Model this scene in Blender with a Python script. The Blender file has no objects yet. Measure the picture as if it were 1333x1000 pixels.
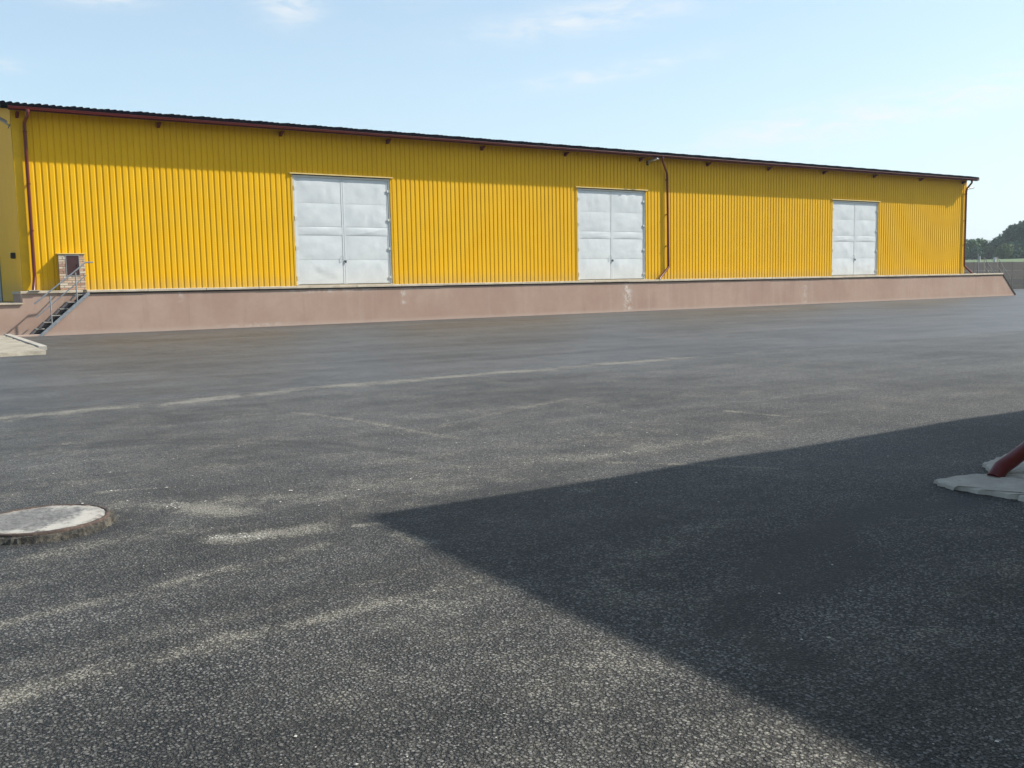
import bpy, math, random
import numpy as np
from mathutils import Vector, Matrix
random.seed(7); rng = np.random.default_rng(7)
SC = bpy.context.scene; COL = SC.collection

# ---------------------------------------------------------------- camera
F_PX, YAW, PITCH, ROLL, EYE = 1231.56, .5749, .1054, -.0196, 1.3681
def basis():
    f = np.array([math.sin(YAW)*math.cos(PITCH), math.cos(YAW)*math.cos(PITCH), -math.sin(PITCH)])
    r = np.array([math.cos(YAW), -math.sin(YAW), 0.]); u = np.cross(r, f)
    c, s = math.cos(ROLL), math.sin(ROLL)
    return c*r+s*u, -s*r+c*u, f
R_, U_, F_ = basis()
cam = bpy.data.cameras.new('camera'); co = bpy.data.objects.new('camera', cam); COL.objects.link(co)
cam.sensor_fit = 'HORIZONTAL'; cam.sensor_width = 36; cam.lens = 36*F_PX/1333
cam.clip_start = .05; cam.clip_end = 12000
co.matrix_world = Matrix(((R_[0], U_[0], -F_[0], 0), (R_[1], U_[1], -F_[1], 0), (R_[2], U_[2], -F_[2], EYE), (0, 0, 0, 1)))
SC.camera = co

# ---------------------------------------------------------------- sun, sky, exposure
SUN = Vector((2.1, -1.0, 2.1)).normalized()
EL = math.asin(SUN.z); AZ = math.atan2(SUN.x, SUN.y)
sl = bpy.data.lights.new('sun', 'SUN'); sl.energy = 4.8; sl.angle = math.radians(.75); sl.color = (1, .955, .88)
so = bpy.data.objects.new('sun', sl); COL.objects.link(so)
so.rotation_euler = SUN.to_track_quat('Z', 'Y').to_euler(); so.location = (0, 0, 60)
W = bpy.data.worlds.new('World'); SC.world = W; W.use_nodes = True
SC.view_settings.view_transform = 'Standard'; SC.view_settings.look = 'None'
SC.view_settings.exposure = 0.6; SC.view_settings.gamma = 1
SC.view_settings.use_curve_mapping = False

class NT:
    """small helper round a node tree"""
    def __init__(s, nt): s.nt = nt
    def n(s, t, **kw):
        nd = s.nt.nodes.new(t)
        for k, v in kw.items(): setattr(nd, k, v)
        return nd
    def put(s, sock, v):
        if hasattr(v, 'is_linked') or isinstance(v, bpy.types.NodeSocket): s.nt.links.new(v, sock)
        elif isinstance(v, (tuple, list)): sock.default_value = tuple(v) + ((1,) if len(v) == 3 and len(sock.default_value) == 4 else ())
        else: sock.default_value = v
    def m(s, op, a, b=0., c=0., clamp=False):
        nd = s.n('ShaderNodeMath', operation=op, use_clamp=clamp)
        s.put(nd.inputs[0], a); s.put(nd.inputs[1], b); s.put(nd.inputs[2], c)
        return nd.outputs[0]
    def v(s, op, a, b=(0, 0, 0), out=0):
        nd = s.n('ShaderNodeVectorMath', operation=op); s.put(nd.inputs[0], a)
        if op == 'SCALE': s.put(nd.inputs[3], b)
        else: s.put(nd.inputs[1], b)
        return nd.outputs[out]
    def mix(s, f, a, b, t='MIX'):
        nd = s.n('ShaderNodeMix', data_type='RGBA', blend_type=t, clamp_factor=True)
        s.put(nd.inputs[0], f); s.put(nd.inputs[6], a); s.put(nd.inputs[7], b)
        return nd.outputs[2]
    def ramp(s, f, lo, hi, a=0., b=1.):
        nd = s.n('ShaderNodeMapRange', clamp=True, interpolation_type='SMOOTHSTEP')
        s.put(nd.inputs[0], f); s.put(nd.inputs[1], lo); s.put(nd.inputs[2], hi); s.put(nd.inputs[3], a); s.put(nd.inputs[4], b)
        return nd.outputs[0]
    def noise(s, vec, scale, detail=3, rough=.55, dist=0, out=0):
        nd = s.n('ShaderNodeTexNoise'); s.put(nd.inputs['Vector'], vec)
        nd.inputs['Scale'].default_value = scale; nd.inputs['Detail'].default_value = detail
        nd.inputs['Roughness'].default_value = rough; nd.inputs['Distortion'].default_value = dist
        return nd.outputs[out]
    def voro(s, vec, scale, feature='F1'):
        nd = s.n('ShaderNodeTexVoronoi', feature=feature); s.put(nd.inputs['Vector'], vec); nd.inputs['Scale'].default_value = scale
        return nd
    def sep(s, vec):
        nd = s.n('ShaderNodeSeparateXYZ'); s.put(nd.inputs[0], vec); return nd.outputs
    def comb(s, x, y, z):
        nd = s.n('ShaderNodeCombineXYZ'); s.put(nd.inputs[0], x); s.put(nd.inputs[1], y); s.put(nd.inputs[2], z); return nd.outputs[0]

def build_world():
    nt = W.node_tree; nt.nodes.clear(); T = NT(nt)
    sky = T.n('ShaderNodeTexSky', sky_type='NISHITA'); sky.sun_disc = False
    sky.sun_elevation = EL; sky.sun_rotation = AZ
    sky.altitude = 150; sky.air_density = 1.0; sky.dust_density = 1.2; sky.ozone_density = 2.0
    g = T.n('ShaderNodeTexCoord').outputs['Generated']
    d = T.v('NORMALIZE', g)
    x, y, z = T.sep(d)
    az = T.m('MULTIPLY', T.m('ARCTAN2', x, y), 57.2958)
    el = T.m('MULTIPLY', T.m('ARCSINE', z), 57.2958)
    ve = T.comb(T.m('MULTIPLY', az, .35), T.m('MULTIPLY', el, 1.3), 0.)
    wisp = T.noise(ve, 1.1, 6, .62, .6)
    # thin cirrus streaks: (azimuth, elevation, half width, half height, slope, strength)
    acc = None
    for a0, e0, wa, we, sl_, st in [(9.5, 15.6, 3.0, .55, -.03, 1.0), (20.5, 15.6, 1.7, 1.0, -.1, .75), (27.5, 16.3, 1.5, .5, 0, .6),
                                    (38, 15.0, 6.5, .8, .10, .75), (39, 12.0, 5.5, .5, .13, .62), (49, 8.4, 5.0, .9, .14, .8), (57.5, 9.2, 6, 1.0, .17, .85),
                                    (5.5, 11.7, 1.2, .3, 0, .5), (75, 12, 8, 1.2, .1, .6), (-14, 13, 8, 1.2, .1, .5), (100, 18, 9, 2, .1, .5),
                                    (140, 22, 14, 2, -.05, .5), (-60, 20, 12, 2, .1, .5), (-110, 26, 14, 2.5, .05, .5), (33, 30, 16, 2.5, .08, .5)]:
        da = T.m('SUBTRACT', az, a0); de = T.m('SUBTRACT', el, e0)
        de = T.m('SUBTRACT', de, T.m('MULTIPLY', da, sl_))
        q = T.m('ADD', T.m('POWER', T.m('ABSOLUTE', T.m('DIVIDE', da, wa)), 2.), T.m('POWER', T.m('ABSOLUTE', T.m('DIVIDE', de, we)), 2.))
        e = T.m('MULTIPLY', T.m('EXPONENT', T.m('MULTIPLY', q, -1.)), st)
        acc = e if acc is None else T.m('ADD', acc, e)
    cl = T.m('MULTIPLY', acc, T.ramp(wisp, .30, .68), clamp=True)
    veil = T.m('MULTIPLY', T.ramp(wisp, .45, .85), .05)
    cl = T.m('MAXIMUM', cl, veil)
    # milky summer haze, thickest at the horizon and towards the sun
    sd = T.v('DOT_PRODUCT', d, tuple(SUN), out=1)
    hz = T.m('EXPONENT', T.m('MULTIPLY', T.m('MAXIMUM', el, 0.), -1/10.))
    hz = T.m('MULTIPLY', hz, T.m('ADD', .62, T.m('MULTIPLY', sd, .50)), clamp=True)
    hz = T.m('ADD', T.m('MULTIPLY', hz, .76), .22, clamp=True)
    c = T.mix(1., sky.outputs[0], (.99, 1.12, 1.07), 'MULTIPLY')
    c = T.mix(hz, c, (4.30, 4.90, 5.08))
    c = T.mix(cl, c, (4.85, 5.02, 5.12))
    bg = T.n('ShaderNodeBackground'); T.put(bg.inputs[0], c); bg.inputs[1].default_value = .126
    out = T.n('ShaderNodeOutputWorld'); nt.links.new(bg.outputs[0], out.inputs[0])
build_world()

# ---------------------------------------------------------------- helpers
def tag(o, label=None, cat=None, group=None, kind=None):
    if label: o['label'] = label
    if cat: o['category'] = cat
    if group: o['group'] = group
    if kind: o['kind'] = kind
    return o
def empty(name, loc=(0, 0, 0), label=None, cat=None, group=None):
    o = bpy.data.objects.new(name, None); COL.objects.link(o); o.location = loc; o.empty_display_size = .2
    return tag(o, label, cat, group)
class MB:
    def __init__(s): s.v = []; s.f = []; s.sm = []
    def add(s, vs, fs, smooth=False):
        b = len(s.v); s.v += [tuple(map(float, p)) for p in vs]; s.f += [tuple(i+b for i in q) for q in fs]; s.sm += [smooth]*len(fs); return s
    def box(s, x0, x1, y0, y1, z0, z1, bev=0):
        if bev:
            return s.bbox(x0, x1, y0, y1, z0, z1, bev)
        return s.add([(x0,y0,z0),(x1,y0,z0),(x1,y1,z0),(x0,y1,z0),(x0,y0,z1),(x1,y0,z1),(x1,y1,z1),(x0,y1,z1)],
                     [(0,3,2,1),(4,5,6,7),(0,1,5,4),(1,2,6,5),(2,3,7,6),(3,0,4,7)])
    def bbox(s, x0, x1, y0, y1, z0, z1, b):
        c = [(x0,y0),(x1,y0),(x1,y1),(x0,y1)]; i = [(x0+b,y0+b),(x1-b,y0+b),(x1-b,y1-b),(x0+b,y1-b)]
        vs = [(p[0],p[1],z0) for p in i]+[(p[0],p[1],z0+b) for p in c]+[(p[0],p[1],z1-b) for p in c]+[(p[0],p[1],z1) for p in i]
        fs = [(0,3,2,1),(12,13,14,15)]
        for k in range(3):
            for j in range(4):
                a, d = k*4+j, k*4+(j+1)%4; fs.append((a, d, d+4, a+4))
        return s.add(vs, fs)
    def prism(s, poly, axis, a, b):
        """poly: list of 2D points, extruded along axis from a to b"""
        n = len(poly)
        def P(q, t): return {'x': (t, q[0], q[1]), 'y': (q[0], t, q[1]), 'z': (q[0], q[1], t)}[axis]
        vs = [P(q, a) for q in poly]+[P(q, b) for q in poly]
        return s.add(vs, [tuple(range(n))[::-1], tuple(range(n, 2*n))]+[(i, (i+1) % n, (i+1) % n+n, i+n) for i in range(n)])
    def tube(s, pts, r, n=12, caps=True, hollow=False):
        pts = [Vector(p) for p in pts]; rs = r if isinstance(r, (list, tuple)) else [r]*len(pts); vs = []; fs = []
        prev = None
        for i, p in enumerate(pts):
            if i == 0: t = pts[1]-pts[0]
            elif i == len(pts)-1: t = pts[-1]-pts[-2]
            else: t = (pts[i+1]-p).normalized()+(p-pts[i-1]).normalized()
            t.normalize()
            if prev is None:
                a = Vector((0, 0, 1)) if abs(t.z) < .9 else Vector((1, 0, 0))
                u = t.cross(a).normalized()
            else: u = (prev - t*prev.dot(t)).normalized()
            prev = u; w = t.cross(u)
            for k in range(n):
                g = 2*math.pi*k/n; vs.append(p+(u*math.cos(g)+w*math.sin(g))*rs[i])
        for i in range(len(pts)-1):
            for k in range(n):
                a = i*n+k; b = i*n+(k+1) % n; fs.append((a, b, b+n, a+n))
        s.add(vs, fs, True)
        if caps: s.add(vs[:n], [tuple(range(n))[::-1]]); s.add(vs[-n:], [tuple(range(n))])
        return s
    def bar(s, a, b, w, h, up=(0, 0, 1)):
        a = Vector(a); b = Vector(b); t = (b-a).normalized(); u = t.cross(Vector(up)).normalized()*w/2; v = u.cross(t).normalized()*h/2
        vs = [a-u-v, a+u-v, a+u+v, a-u+v, b-u-v, b+u-v, b+u+v, b-u+v]
        return s.add(vs, [(0,3,2,1),(4,5,6,7),(0,1,5,4),(1,2,6,5),(2,3,7,6),(3,0,4,7)])
    def mesh(s, name):
        me = bpy.data.meshes.new(name); me.from_pydata(s.v, [], s.f); me.update()
        if any(s.sm): me.polygons.foreach_set('use_smooth', s.sm)
        return me
    def build(s, name, mat, parent=None, loc=None):
        me = s.mesh(name); me.materials.append(mat)
        o = bpy.data.objects.new(name, me); COL.objects.link(o)
        if parent: o.parent = parent
        if loc: o.location = loc
        return o
def link(name, me, parent=None, loc=(0, 0, 0), rot=None, scale=None):
    o = bpy.data.objects.new(name, me); COL.objects.link(o); o.parent = parent; o.location = loc
    if rot: o.rotation_euler = rot
    if scale: o.scale = scale
    return o

# ---------------------------------------------------------------- materials
def mat(name, fn):
    m = bpy.data.materials.new(name); m.use_nodes = True; nt = m.node_tree; nt.nodes.clear(); T = NT(nt)
    bs = T.n('ShaderNodeBsdfPrincipled'); out = T.n('ShaderNodeOutputMaterial'); nt.links.new(bs.outputs[0], out.inputs[0])
    T.P = T.n('ShaderNodeNewGeometry').outputs['Position']; T.obj = T.n('ShaderNodeObjectInfo').outputs['Random']
    T.O = T.n('ShaderNodeTexCoord').outputs['Object']
    def bump(h, dist, strength=1., prev=None):
        b = T.n('ShaderNodeBump'); b.inputs['Strength'].default_value = strength; b.inputs['Distance'].default_value = dist
        T.put(b.inputs['Height'], h)
        if prev is not None: T.put(b.inputs['Normal'], prev)
        return b.outputs[0]
    T.bump = bump
    T.k = lambda c, k: T.mix(1., c, (k, k, k), 'MULTIPLY')      # paint lightness
    r = fn(T) or {}
    for k, v in r.items(): T.put(bs.inputs[k], v)
    return m
def simple(name, col, rough=.6, metal=0, var=.12, scale=6, bmp=.0005, bscale=60, dirt=None, spec=.5):
    def fn(T):
        n = T.noise(T.P, scale, 5, .6)
        c = T.mix(T.ramp(n, .3, .7), tuple(x*(1-var) for x in col), tuple(min(1, x*(1+var)) for x in col))
        c = T.mix(T.m('MULTIPLY', T.m('SUBTRACT', T.obj, .5), var), c, tuple(x*.6 for x in col))
        if dirt: c = T.mix(T.m('MULTIPLY', T.ramp(T.noise(T.P, scale*2.3, 6, .7), .5, .75), .6), c, dirt)
        return {'Base Color': T.k(c, .72), 'Roughness': T.ramp(n, .2, .8, rough*.85, min(1, rough*1.15)), 'Metallic': metal,
                'Normal': T.bump(T.noise(T.P, bscale, 3), bmp), 'Specular IOR Level': spec}
    return mat(name, fn)

def asphalt_fn(T):
    P = T.P; x, y, z = T.sep(P)
    def attr(n): a = T.n('ShaderNodeAttribute', attribute_name=n); return a.outputs['Fac']
    dust_light, tar_shade, near = attr('dust_light'), attr('tar_shade'), attr('coarse')
    warp = T.v('ADD', P, T.v('SCALE', T.noise(P, 30, 2, out=1), .012))
    v1 = T.voro(warp, 80); v2 = T.voro(warp, 200)
    col = T.sep(v1.outputs['Color'])[0]; col2 = T.sep(v2.outputs['Color'])[1]
    stone = T.m('ADD', T.m('MULTIPLY', col, .55), T.m('MULTIPLY', col2, .45))
    big = T.noise(P, .35, 5, .6); mid = T.noise(P, 2.2, 5, .65); fine = T.noise(P, 14, 5, .7)
    str_ = T.noise(T.v('MULTIPLY', P, (.10, 1.1, 1.)), 1.0, 5, .6)           # bands left by the paver, along the shed
    str2 = T.noise(T.v('MULTIPLY', P, (.05, 3.2, 1.)), 1.0, 4, .6)
    c3 = T.sep(v1.outputs['Color']); R2 = c3[1]; R3 = T.sep(v2.outputs['Color'])[2]
    # every stone has its own grey; the bitumen in the gaps is almost black
    st1 = T.mix(T.m('POWER', col, 1.5), (.034, .034, .0335), (.225, .217, .200))
    st1 = T.mix(T.m('MULTIPLY', T.m('POWER', R3, 3.), .5), st1, (.10, .085, .066))
    st2 = T.mix(T.m('POWER', col2, 1.8), (.020, .0205, .0205), (.150, .145, .134))
    top1 = T.ramp(v1.outputs['Distance'], .40, .60, 1., 0.)
    top2 = T.ramp(v2.outputs['Distance'], .30, .55, 1., 0.)
    fines = T.mix(top2, (.008, .0085, .009), st2)
    base = T.mix(T.m('MULTIPLY', top1, T.ramp(R2, .10, .22)), fines, st1)
    # finer, more even surface on the newer lane by the dock
    flat = T.mix(T.ramp(T.m('ADD', T.m('MULTIPLY', stone, .30), T.m('ADD', T.m('MULTIPLY', fine, .35), T.m('MULTIPLY', T.noise(P, 42, 3, .7), .35))), .30, .70), (.026, .026, .026), (.086, .085, .083))
    base = T.mix(near, flat, base)
    tone = T.m('ADD', .55, T.m('ADD', T.m('MULTIPLY', T.ramp(big, .32, .68), .42), T.m('ADD', T.m('MULTIPLY', T.ramp(mid, .3, .72), .38), T.m('MULTIPLY', T.ramp(str_, .35, .65), .30))))
    tone = T.m('MULTIPLY', tone, T.ramp(str2, .3, .7, .92, 1.07))
    base = T.mix(1., base, T.comb(tone, tone, tone), 'MULTIPLY')
    # binder-rich dark patches, plus the contact shade painted round the manhole
    tf = T.m('MULTIPLY', tar_shade, T.ramp(mid, .2, .65, .55, 1.), clamp=True)
    base = T.mix(T.m('MULTIPLY', tf, .72), base, (.008, .009, .0105))
    # pale dust caught on the stones, thin film in between
    brk = T.ramp(T.noise(P, 1.1, 4, .65), .36, .62, .55, 1.15)
    brk2 = T.ramp(T.noise(P, 5.5, 4, .7), .34, .60, .50, 1.1)
    dust_light = T.m('MULTIPLY', T.m('MULTIPLY', T.m('MULTIPLY', dust_light, 1.25), brk), brk2)
    g = T.m('ADD', dust_light, T.m('MULTIPLY', T.m('SUBTRACT', mid, .5), .45))
    g = T.m('ADD', g, T.m('MULTIPLY', T.m('SUBTRACT', fine, .5), .5))
    pick = T.m('SUBTRACT', T.m('MULTIPLY', g, 1.15), T.m('ADD', T.m('MULTIPLY', R2, .72), .12))
    pick2 = T.m('SUBTRACT', T.m('MULTIPLY', g, 1.0), T.m('ADD', T.m('MULTIPLY', R3, .8), .18))
    spots = T.m('MULTIPLY', T.ramp(pick, -.06, .08), T.m('MAXIMUM', top1, T.m('SUBTRACT', 1., near)))
    spots = T.m('MAXIMUM', spots, T.m('MULTIPLY', T.ramp(pick2, -.06, .08), top2))
    spots = T.m('MULTIPLY', spots, T.ramp(dust_light, .03, .18))
    film = T.m('MULTIPLY', T.ramp(T.m('ADD', g, T.m('MULTIPLY', mid, .30)), .0, .9), .52)
    base = T.mix(film, base, (.115, .102, .080))
    base = T.mix(T.m('MULTIPLY', spots, T.m('ADD', .30, T.m('MULTIPLY', near, .50))), base, (.29, .27, .225))
    # far, yellowish rubbed streaks
    ys = T.m('MULTIPLY', T.ramp(T.noise(T.v('MULTIPLY', P, (.22, 5., 1.)), 1., 4, .6), .60, .78), .16)
    base = T.mix(ys, base, (.13, .105, .07))
    h = T.m('ADD', T.m('MULTIPLY', T.m('MULTIPLY', top1, T.ramp(R2, .10, .22)), T.m('ADD', .5, col)), T.m('MULTIPLY', top2, .35))
    h = T.m('MULTIPLY', h, T.m('ADD', .015, T.m('MULTIPLY', T.m('POWER', near, 1.6), .985)))
    h = T.m('ADD', h, T.m('MULTIPLY', T.m('MULTIPLY', T.m('SUBTRACT', .6, v1.outputs['Distance']), near), 1.2))
    n1 = T.bump(h, .0048, 1.); n2 = T.bump(T.m('MULTIPLY', mid, near), .010, .4, n1)
    rough = T.m('ADD', .56, T.m('MULTIPLY', near, .14))
    rough = T.m('SUBTRACT', rough, T.m('MULTIPLY', tf, .08))
    rough = T.m('ADD', rough, T.m('MULTIPLY', film, .35), clamp=True)
    return {'Base Color': base, 'Roughness': rough, 'Normal': n2, 'Specular IOR Level': T.m('SUBTRACT', .46, T.m('MULTIPLY', near, .24))}
M_ASPH = mat('asphalt', asphalt_fn)

def yellow_fn(T):
    x, y, z = T.sep(T.P)
    n = T.noise(T.P, 1.2, 4, .6); st = T.noise(T.v('MULTIPLY', T.P, (7, 7, .35)), 1., 5, .65)
    c = T.mix(T.ramp(n, .3, .7), (.84, .465, .006), (.88, .495, .008))
    c = T.mix(T.m('MULTIPLY', T.ramp(st, .5, .8), .22), c, (.66, .36, .02))
    c = T.mix(T.m('MULTIPLY', T.obj, .16), c, (.68, .35, .010))
    # splash dirt just over the dock
    d = T.m('MULTIPLY', T.ramp(T.m('ADD', z, T.m('MULTIPLY', st, -.5)), 1.2, 1.75, 1., 0.), .35)
    c = T.mix(d, c, (.45, .34, .14))
    return {'Base Color': T.k(c, .77), 'Roughness': .58, 'Normal': T.bump(T.noise(T.P, 2.2, 3), .01, .35), 'Specular IOR Level': .16}
M_YEL = mat('yellow_sheet', yellow_fn)
M_YTR = simple('yellow_trim', (.82, .47, .02), .6, var=.08, scale=2, spec=.15)
M_LINTEL = simple('lintel_trim', (.80, .60, .22), .45, var=.1, scale=3)
def plaster_fn(T):
    x, y, z = T.sep(T.P)
    n = T.noise(T.P, .7, 5, .6); n2 = T.noise(T.P, 5, 6, .7); drip = T.noise(T.v('MULTIPLY', T.P, (2.6, 2.6, .22)), 1., 5, .6)
    c = T.mix(T.ramp(n, .3, .7), (.40, .268, .205), (.46, .325, .250))
    c = T.mix(T.m('MULTIPLY', T.ramp(n2, .35, .75), .35), c, (.35, .245, .20))
    c = T.mix(T.m('MULTIPLY', T.ramp(drip, .52, .78), .45), c, (.50, .40, .34))
    c = T.mix(T.m('MULTIPLY', T.ramp(drip, .28, .45, 1., 0.), .35), c, (.30, .20, .165))
    # salt blooming under the edge slabs and a lime run, dust on the foot
    for x0, w, z0, z1, s in [(28.2, .22, .1, 1.42, .9), (13.4, 1.4, 1.22, 1.40, .75), (16.8, .12, .7, 1.35, .6), (15.2, .3, 1.25, 1.36, .5), (17.3, .5, 1.27, 1.38, .5),
                             (8.3, .1, 1.0, 1.35, .4), (10.9, 1.2, .0, .1, .4), (40.3, .25, .1, 1.3, .35), (43.5, .5, 1.2, 1.35, .4)]:
        dx = T.m('DIVIDE', T.m('SUBTRACT', T.m('ADD', x, T.m('MULTIPLY', T.m('SUBTRACT', n2, .5), .5)), x0), w)
        e = T.m('EXPONENT', T.m('MULTIPLY', T.m('MULTIPLY', dx, dx), -1.))
        zz = T.m('MULTIPLY', T.ramp(z, z0-.1, z0+.05), T.ramp(z, z1-.02, z1+.12, 1., 0.))
        c = T.mix(T.m('MULTIPLY', T.m('MULTIPLY', e, zz), T.m('MULTIPLY', T.ramp(n2, .42, .62), s)), c, (.66, .60, .54))
    foot = T.ramp(T.m('ADD', z, T.m('MULTIPLY', n2, -.16)), -.06, .10, 1., 0.)
    c = T.mix(T.m('MULTIPLY', foot, .55), c, (.52, .40, .33))
    return {'Base Color': T.k(c, .84), 'Roughness': .93, 'Normal': T.bump(T.noise(T.P, 45, 5, .7), .0012, .6), 'Specular IOR Level': .2}
M_PINK = mat('pink_render', plaster_fn)
def concrete_fn(base, lite, spot):
    def fn(T):
        n = T.noise(T.P, 3, 6, .65); n2 = T.noise(T.P, 22, 6, .7)
        c = T.mix(T.ramp(n, .3, .7), base, lite)
        c = T.mix(T.m('MULTIPLY', T.ramp(n2, .5, .75), .5), c, spot)
        c = T.mix(T.m('MULTIPLY', T.obj, .22), c, tuple(q*.72 for q in base))
        return {'Base Color': T.k(c, .68), 'Roughness': .9, 'Normal': T.bump(T.noise(T.P, 70, 4, .7), .0006, .6), 'Specular IOR Level': .25}
    return fn
M_CONC = mat('concrete', concrete_fn((.42, .37, .30), (.60, .54, .45), (.30, .26, .21)))
M_EDGE = mat('edge_concrete', concrete_fn((.60, .50, .37), (.80, .69, .53), (.40, .32, .23)))
M_APRON = mat('apron_concrete', concrete_fn((.44, .40, .34), (.66, .61, .53), (.26, .235, .20)))
M_ROUGHC = mat('rough_concrete', concrete_fn((.34, .30, .235), (.54, .485, .39), (.17, .145, .11)))
M_FENCE = mat('fence_concrete', concrete_fn((.115, .104, .098), (.145, .132, .124), (.09, .083, .078)))
M_FENCE2 = mat('fence_base_concrete', concrete_fn((.085, .082, .080), (.110, .106, .103), (.065, .062, .060)))
M_DKRED = simple('dark_red_paint', (.120, .014, .014), .45, var=.1, spec=.3)
M_PIPE = simple('red_pipe_paint', (.150, .020, .012), .32, var=.1)
M_ROOF = simple('roof_sheet', (.006, .0065, .011), .85, var=.2, spec=.04)
M_STEEL = simple('galvanised_steel', (.34, .36, .38), .5, .35, var=.15, scale=12)
M_TREAD = simple('steel_grating', (.42, .40, .36), .7, .2, var=.2, scale=20)
M_DARK = simple('dark_void', (.03, .028, .026), .8)
M_BROWN = simple('brown_steel', (.060, .020, .018), .45)
M_FRAME = simple('grey_frame', (.36, .36, .36), .5)
M_MORTAR = simple('mortar', (.30, .27, .24), .95, bmp=.003)
def brick_fn(T):
    n = T.noise(T.P, 20, 4, .6)
    a = T.mix(T.ramp(T.obj, .0, .55), (.62, .38, .22), (.70, .60, .46)); a = T.mix(T.ramp(T.obj, .55, .9), a, (.42, .22, .14))
    a = T.mix(T.m('MULTIPLY', T.ramp(n, .4, .7), .4), a, (.68, .60, .50))
    return {'Base Color': T.k(a, .75), 'Roughness': .9, 'Normal': T.bump(T.noise(T.P, 90, 4), .003, .6)}
M_BRICK = mat('facing_brick', brick_fn)
def door_fn(T):
    x, y, z = T.sep(T.P)
    n = T.noise(T.P, 1.6, 5, .6); n2 = T.noise(T.v('MULTIPLY', T.P, (6, 6, .8)), 1., 5, .65)
    c = T.mix(T.ramp(n, .3, .7), (.62, .65, .66), (.70, .725, .725))
    c = T.mix(T.m('MULTIPLY', T.ramp(n2, .55, .8), .3), c, (.52, .53, .50))
    c = T.mix(T.m('MULTIPLY', T.ramp(z, 1.45, 2.4, 1., 0.), .28), c, (.66, .63, .55))
    return {'Base Color': T.k(c, .79), 'Roughness': .5, 'Normal': T.bump(T.noise(T.P, 3, 4), .012, .5), 'Specular IOR Level': .4}
M_DOOR = mat('white_door_sheet', door_fn)
M_DFRM = simple('white_door_frame', (.66, .66, .60), .5, var=.08)
M_RUST = simple('rusty_iron', (.085, .056, .044), .85, .1, var=.5, scale=14, bmp=.003, dirt=(.30, .20, .14))
M_LAMP = simple('lamp_housing', (.38, .39, .40), .4, .2)
M_LENS = simple('lamp_lens', (.82, .82, .80), .2)
def lid_fn(T):
    # concrete fill of the cover: dark tar grit in the middle, white cement crescent round it
    x, y, z = T.sep(T.O)
    nn = T.noise(T.O, 7, 6, .7); n2 = T.noise(T.O, 28, 5, .7)
    dx = T.m('DIVIDE', T.m('ADD', x, .05), .315); dy = T.m('DIVIDE', T.m('SUBTRACT', y, .05), .265)
    r = T.m('SQRT', T.m('ADD', T.m('MULTIPLY', dx, dx), T.m('MULTIPLY', dy, dy)))
    r = T.m('ADD', r, T.m('MULTIPLY', T.m('SUBTRACT', nn, .5), 1.9))
    c = T.mix(T.ramp(r, .70, 1.25), T.mix(T.ramp(n2, .35, .65), (.12, .115, .11), (.25, .24, .225)), (.50, .465, .405))
    c = T.mix(T.ramp(T.m('MULTIPLY', n2, T.ramp(nn, .3, .7, 1., .8)), .50, .60), c, (.09, .082, .07))
    rr = T.m('SQRT', T.m('ADD', T.m('MULTIPLY', x, x), T.m('MULTIPLY', y, y)))
    c = T.mix(T.m('MULTIPLY', T.ramp(T.m('ADD', rr, T.m('MULTIPLY', nn, .1)), .33, .40), T.ramp(n2, .4, .6)), c, (.16, .13, .10))
    return {'Base Color': T.k(c, .72), 'Roughness': .92, 'Normal': T.bump(T.noise(T.O, 60, 5, .75), .0025, .6)}
M_LID = mat('cover_fill', lid_fn)
def collar_fn(T):
    n = T.noise(T.P, 12, 6, .75)
    c = T.mix(T.ramp(n, .40, .66), (.022, .020, .017), (.12, .105, .080))
    return {'Base Color': c, 'Roughness': .95, 'Normal': T.bump(T.noise(T.P, 50, 5, .75), .01, 1.)}
M_COLLAR = mat('crumbling_collar', collar_fn)
def pebble_fn(T):
    c = T.mix(T.obj, (.50, .47, .41), (.3, .28, .25)); n = T.noise(T.P, 9, 3)
    c = T.mix(T.ramp(n, .35, .65), (.22, .21, .19), (.56, .53, .46))
    return {'Base Color': c, 'Roughness': .9}
M_PEB = mat('pale_chippings', pebble_fn)
def leaf_fn(base, tip):
    def fn(T):
        n = T.noise(T.P, .5, 4, .6)
        c = T.mix(T.ramp(n, .3, .7), base, tip)
        return {'Base Color': c, 'Roughness': .6, 'Specular IOR Level': .25}
    return fn
M_LEAF = [mat('foliage', leaf_fn((.044, .112, .030), (.080, .170, .050))),
          mat('foliage_blue', leaf_fn((.024, .082, .038), (.048, .130, .058))),
          mat('foliage_light', leaf_fn((.070, .118, .040), (.105, .165, .055)))]
M_BARK = simple('bark', (.10, .085, .065), .95)
def field_fn(T):
    n = T.noise(T.v('MULTIPLY', T.P, (.03, .2, 1)), 1., 5, .6); n2 = T.noise(T.P, .8, 5, .7)
    c = T.mix(T.ramp(n, .3, .7), (.060, .100, .028), (.10, .145, .045)); c = T.mix(T.m('MULTIPLY', T.ramp(n2, .4, .7), .5), c, (.045, .08, .025))
    return {'Base Color': c, 'Roughness': .9, 'Normal': T.bump(n2, .2, .5)}
M_FIELD = mat('grass_field', field_fn)
def hill_fn(T):
    n = T.noise(T.P, .02, 6, .7)
    return {'Base Color': T.mix(T.ramp(n, .35, .65), (.03, .055, .025), (.06, .09, .04)), 'Roughness': .95}
M_HILL = mat('wooded_hill', hill_fn)
M_TRACK = simple('pale_track', (.55, .53, .48), .9)
M_WHITE = simple('white_marker', (.52, .54, .50), .5)

# ---------------------------------------------------------------- key dimensions
P = 33.58; DH = 1.44; WY = 34.77          # dock front, dock height, shed wall (outer face of the pans)
X0, X1 = 3.56, 56.62; EAVE = 7.22
GY = WY-.69                                # gutter line

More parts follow.
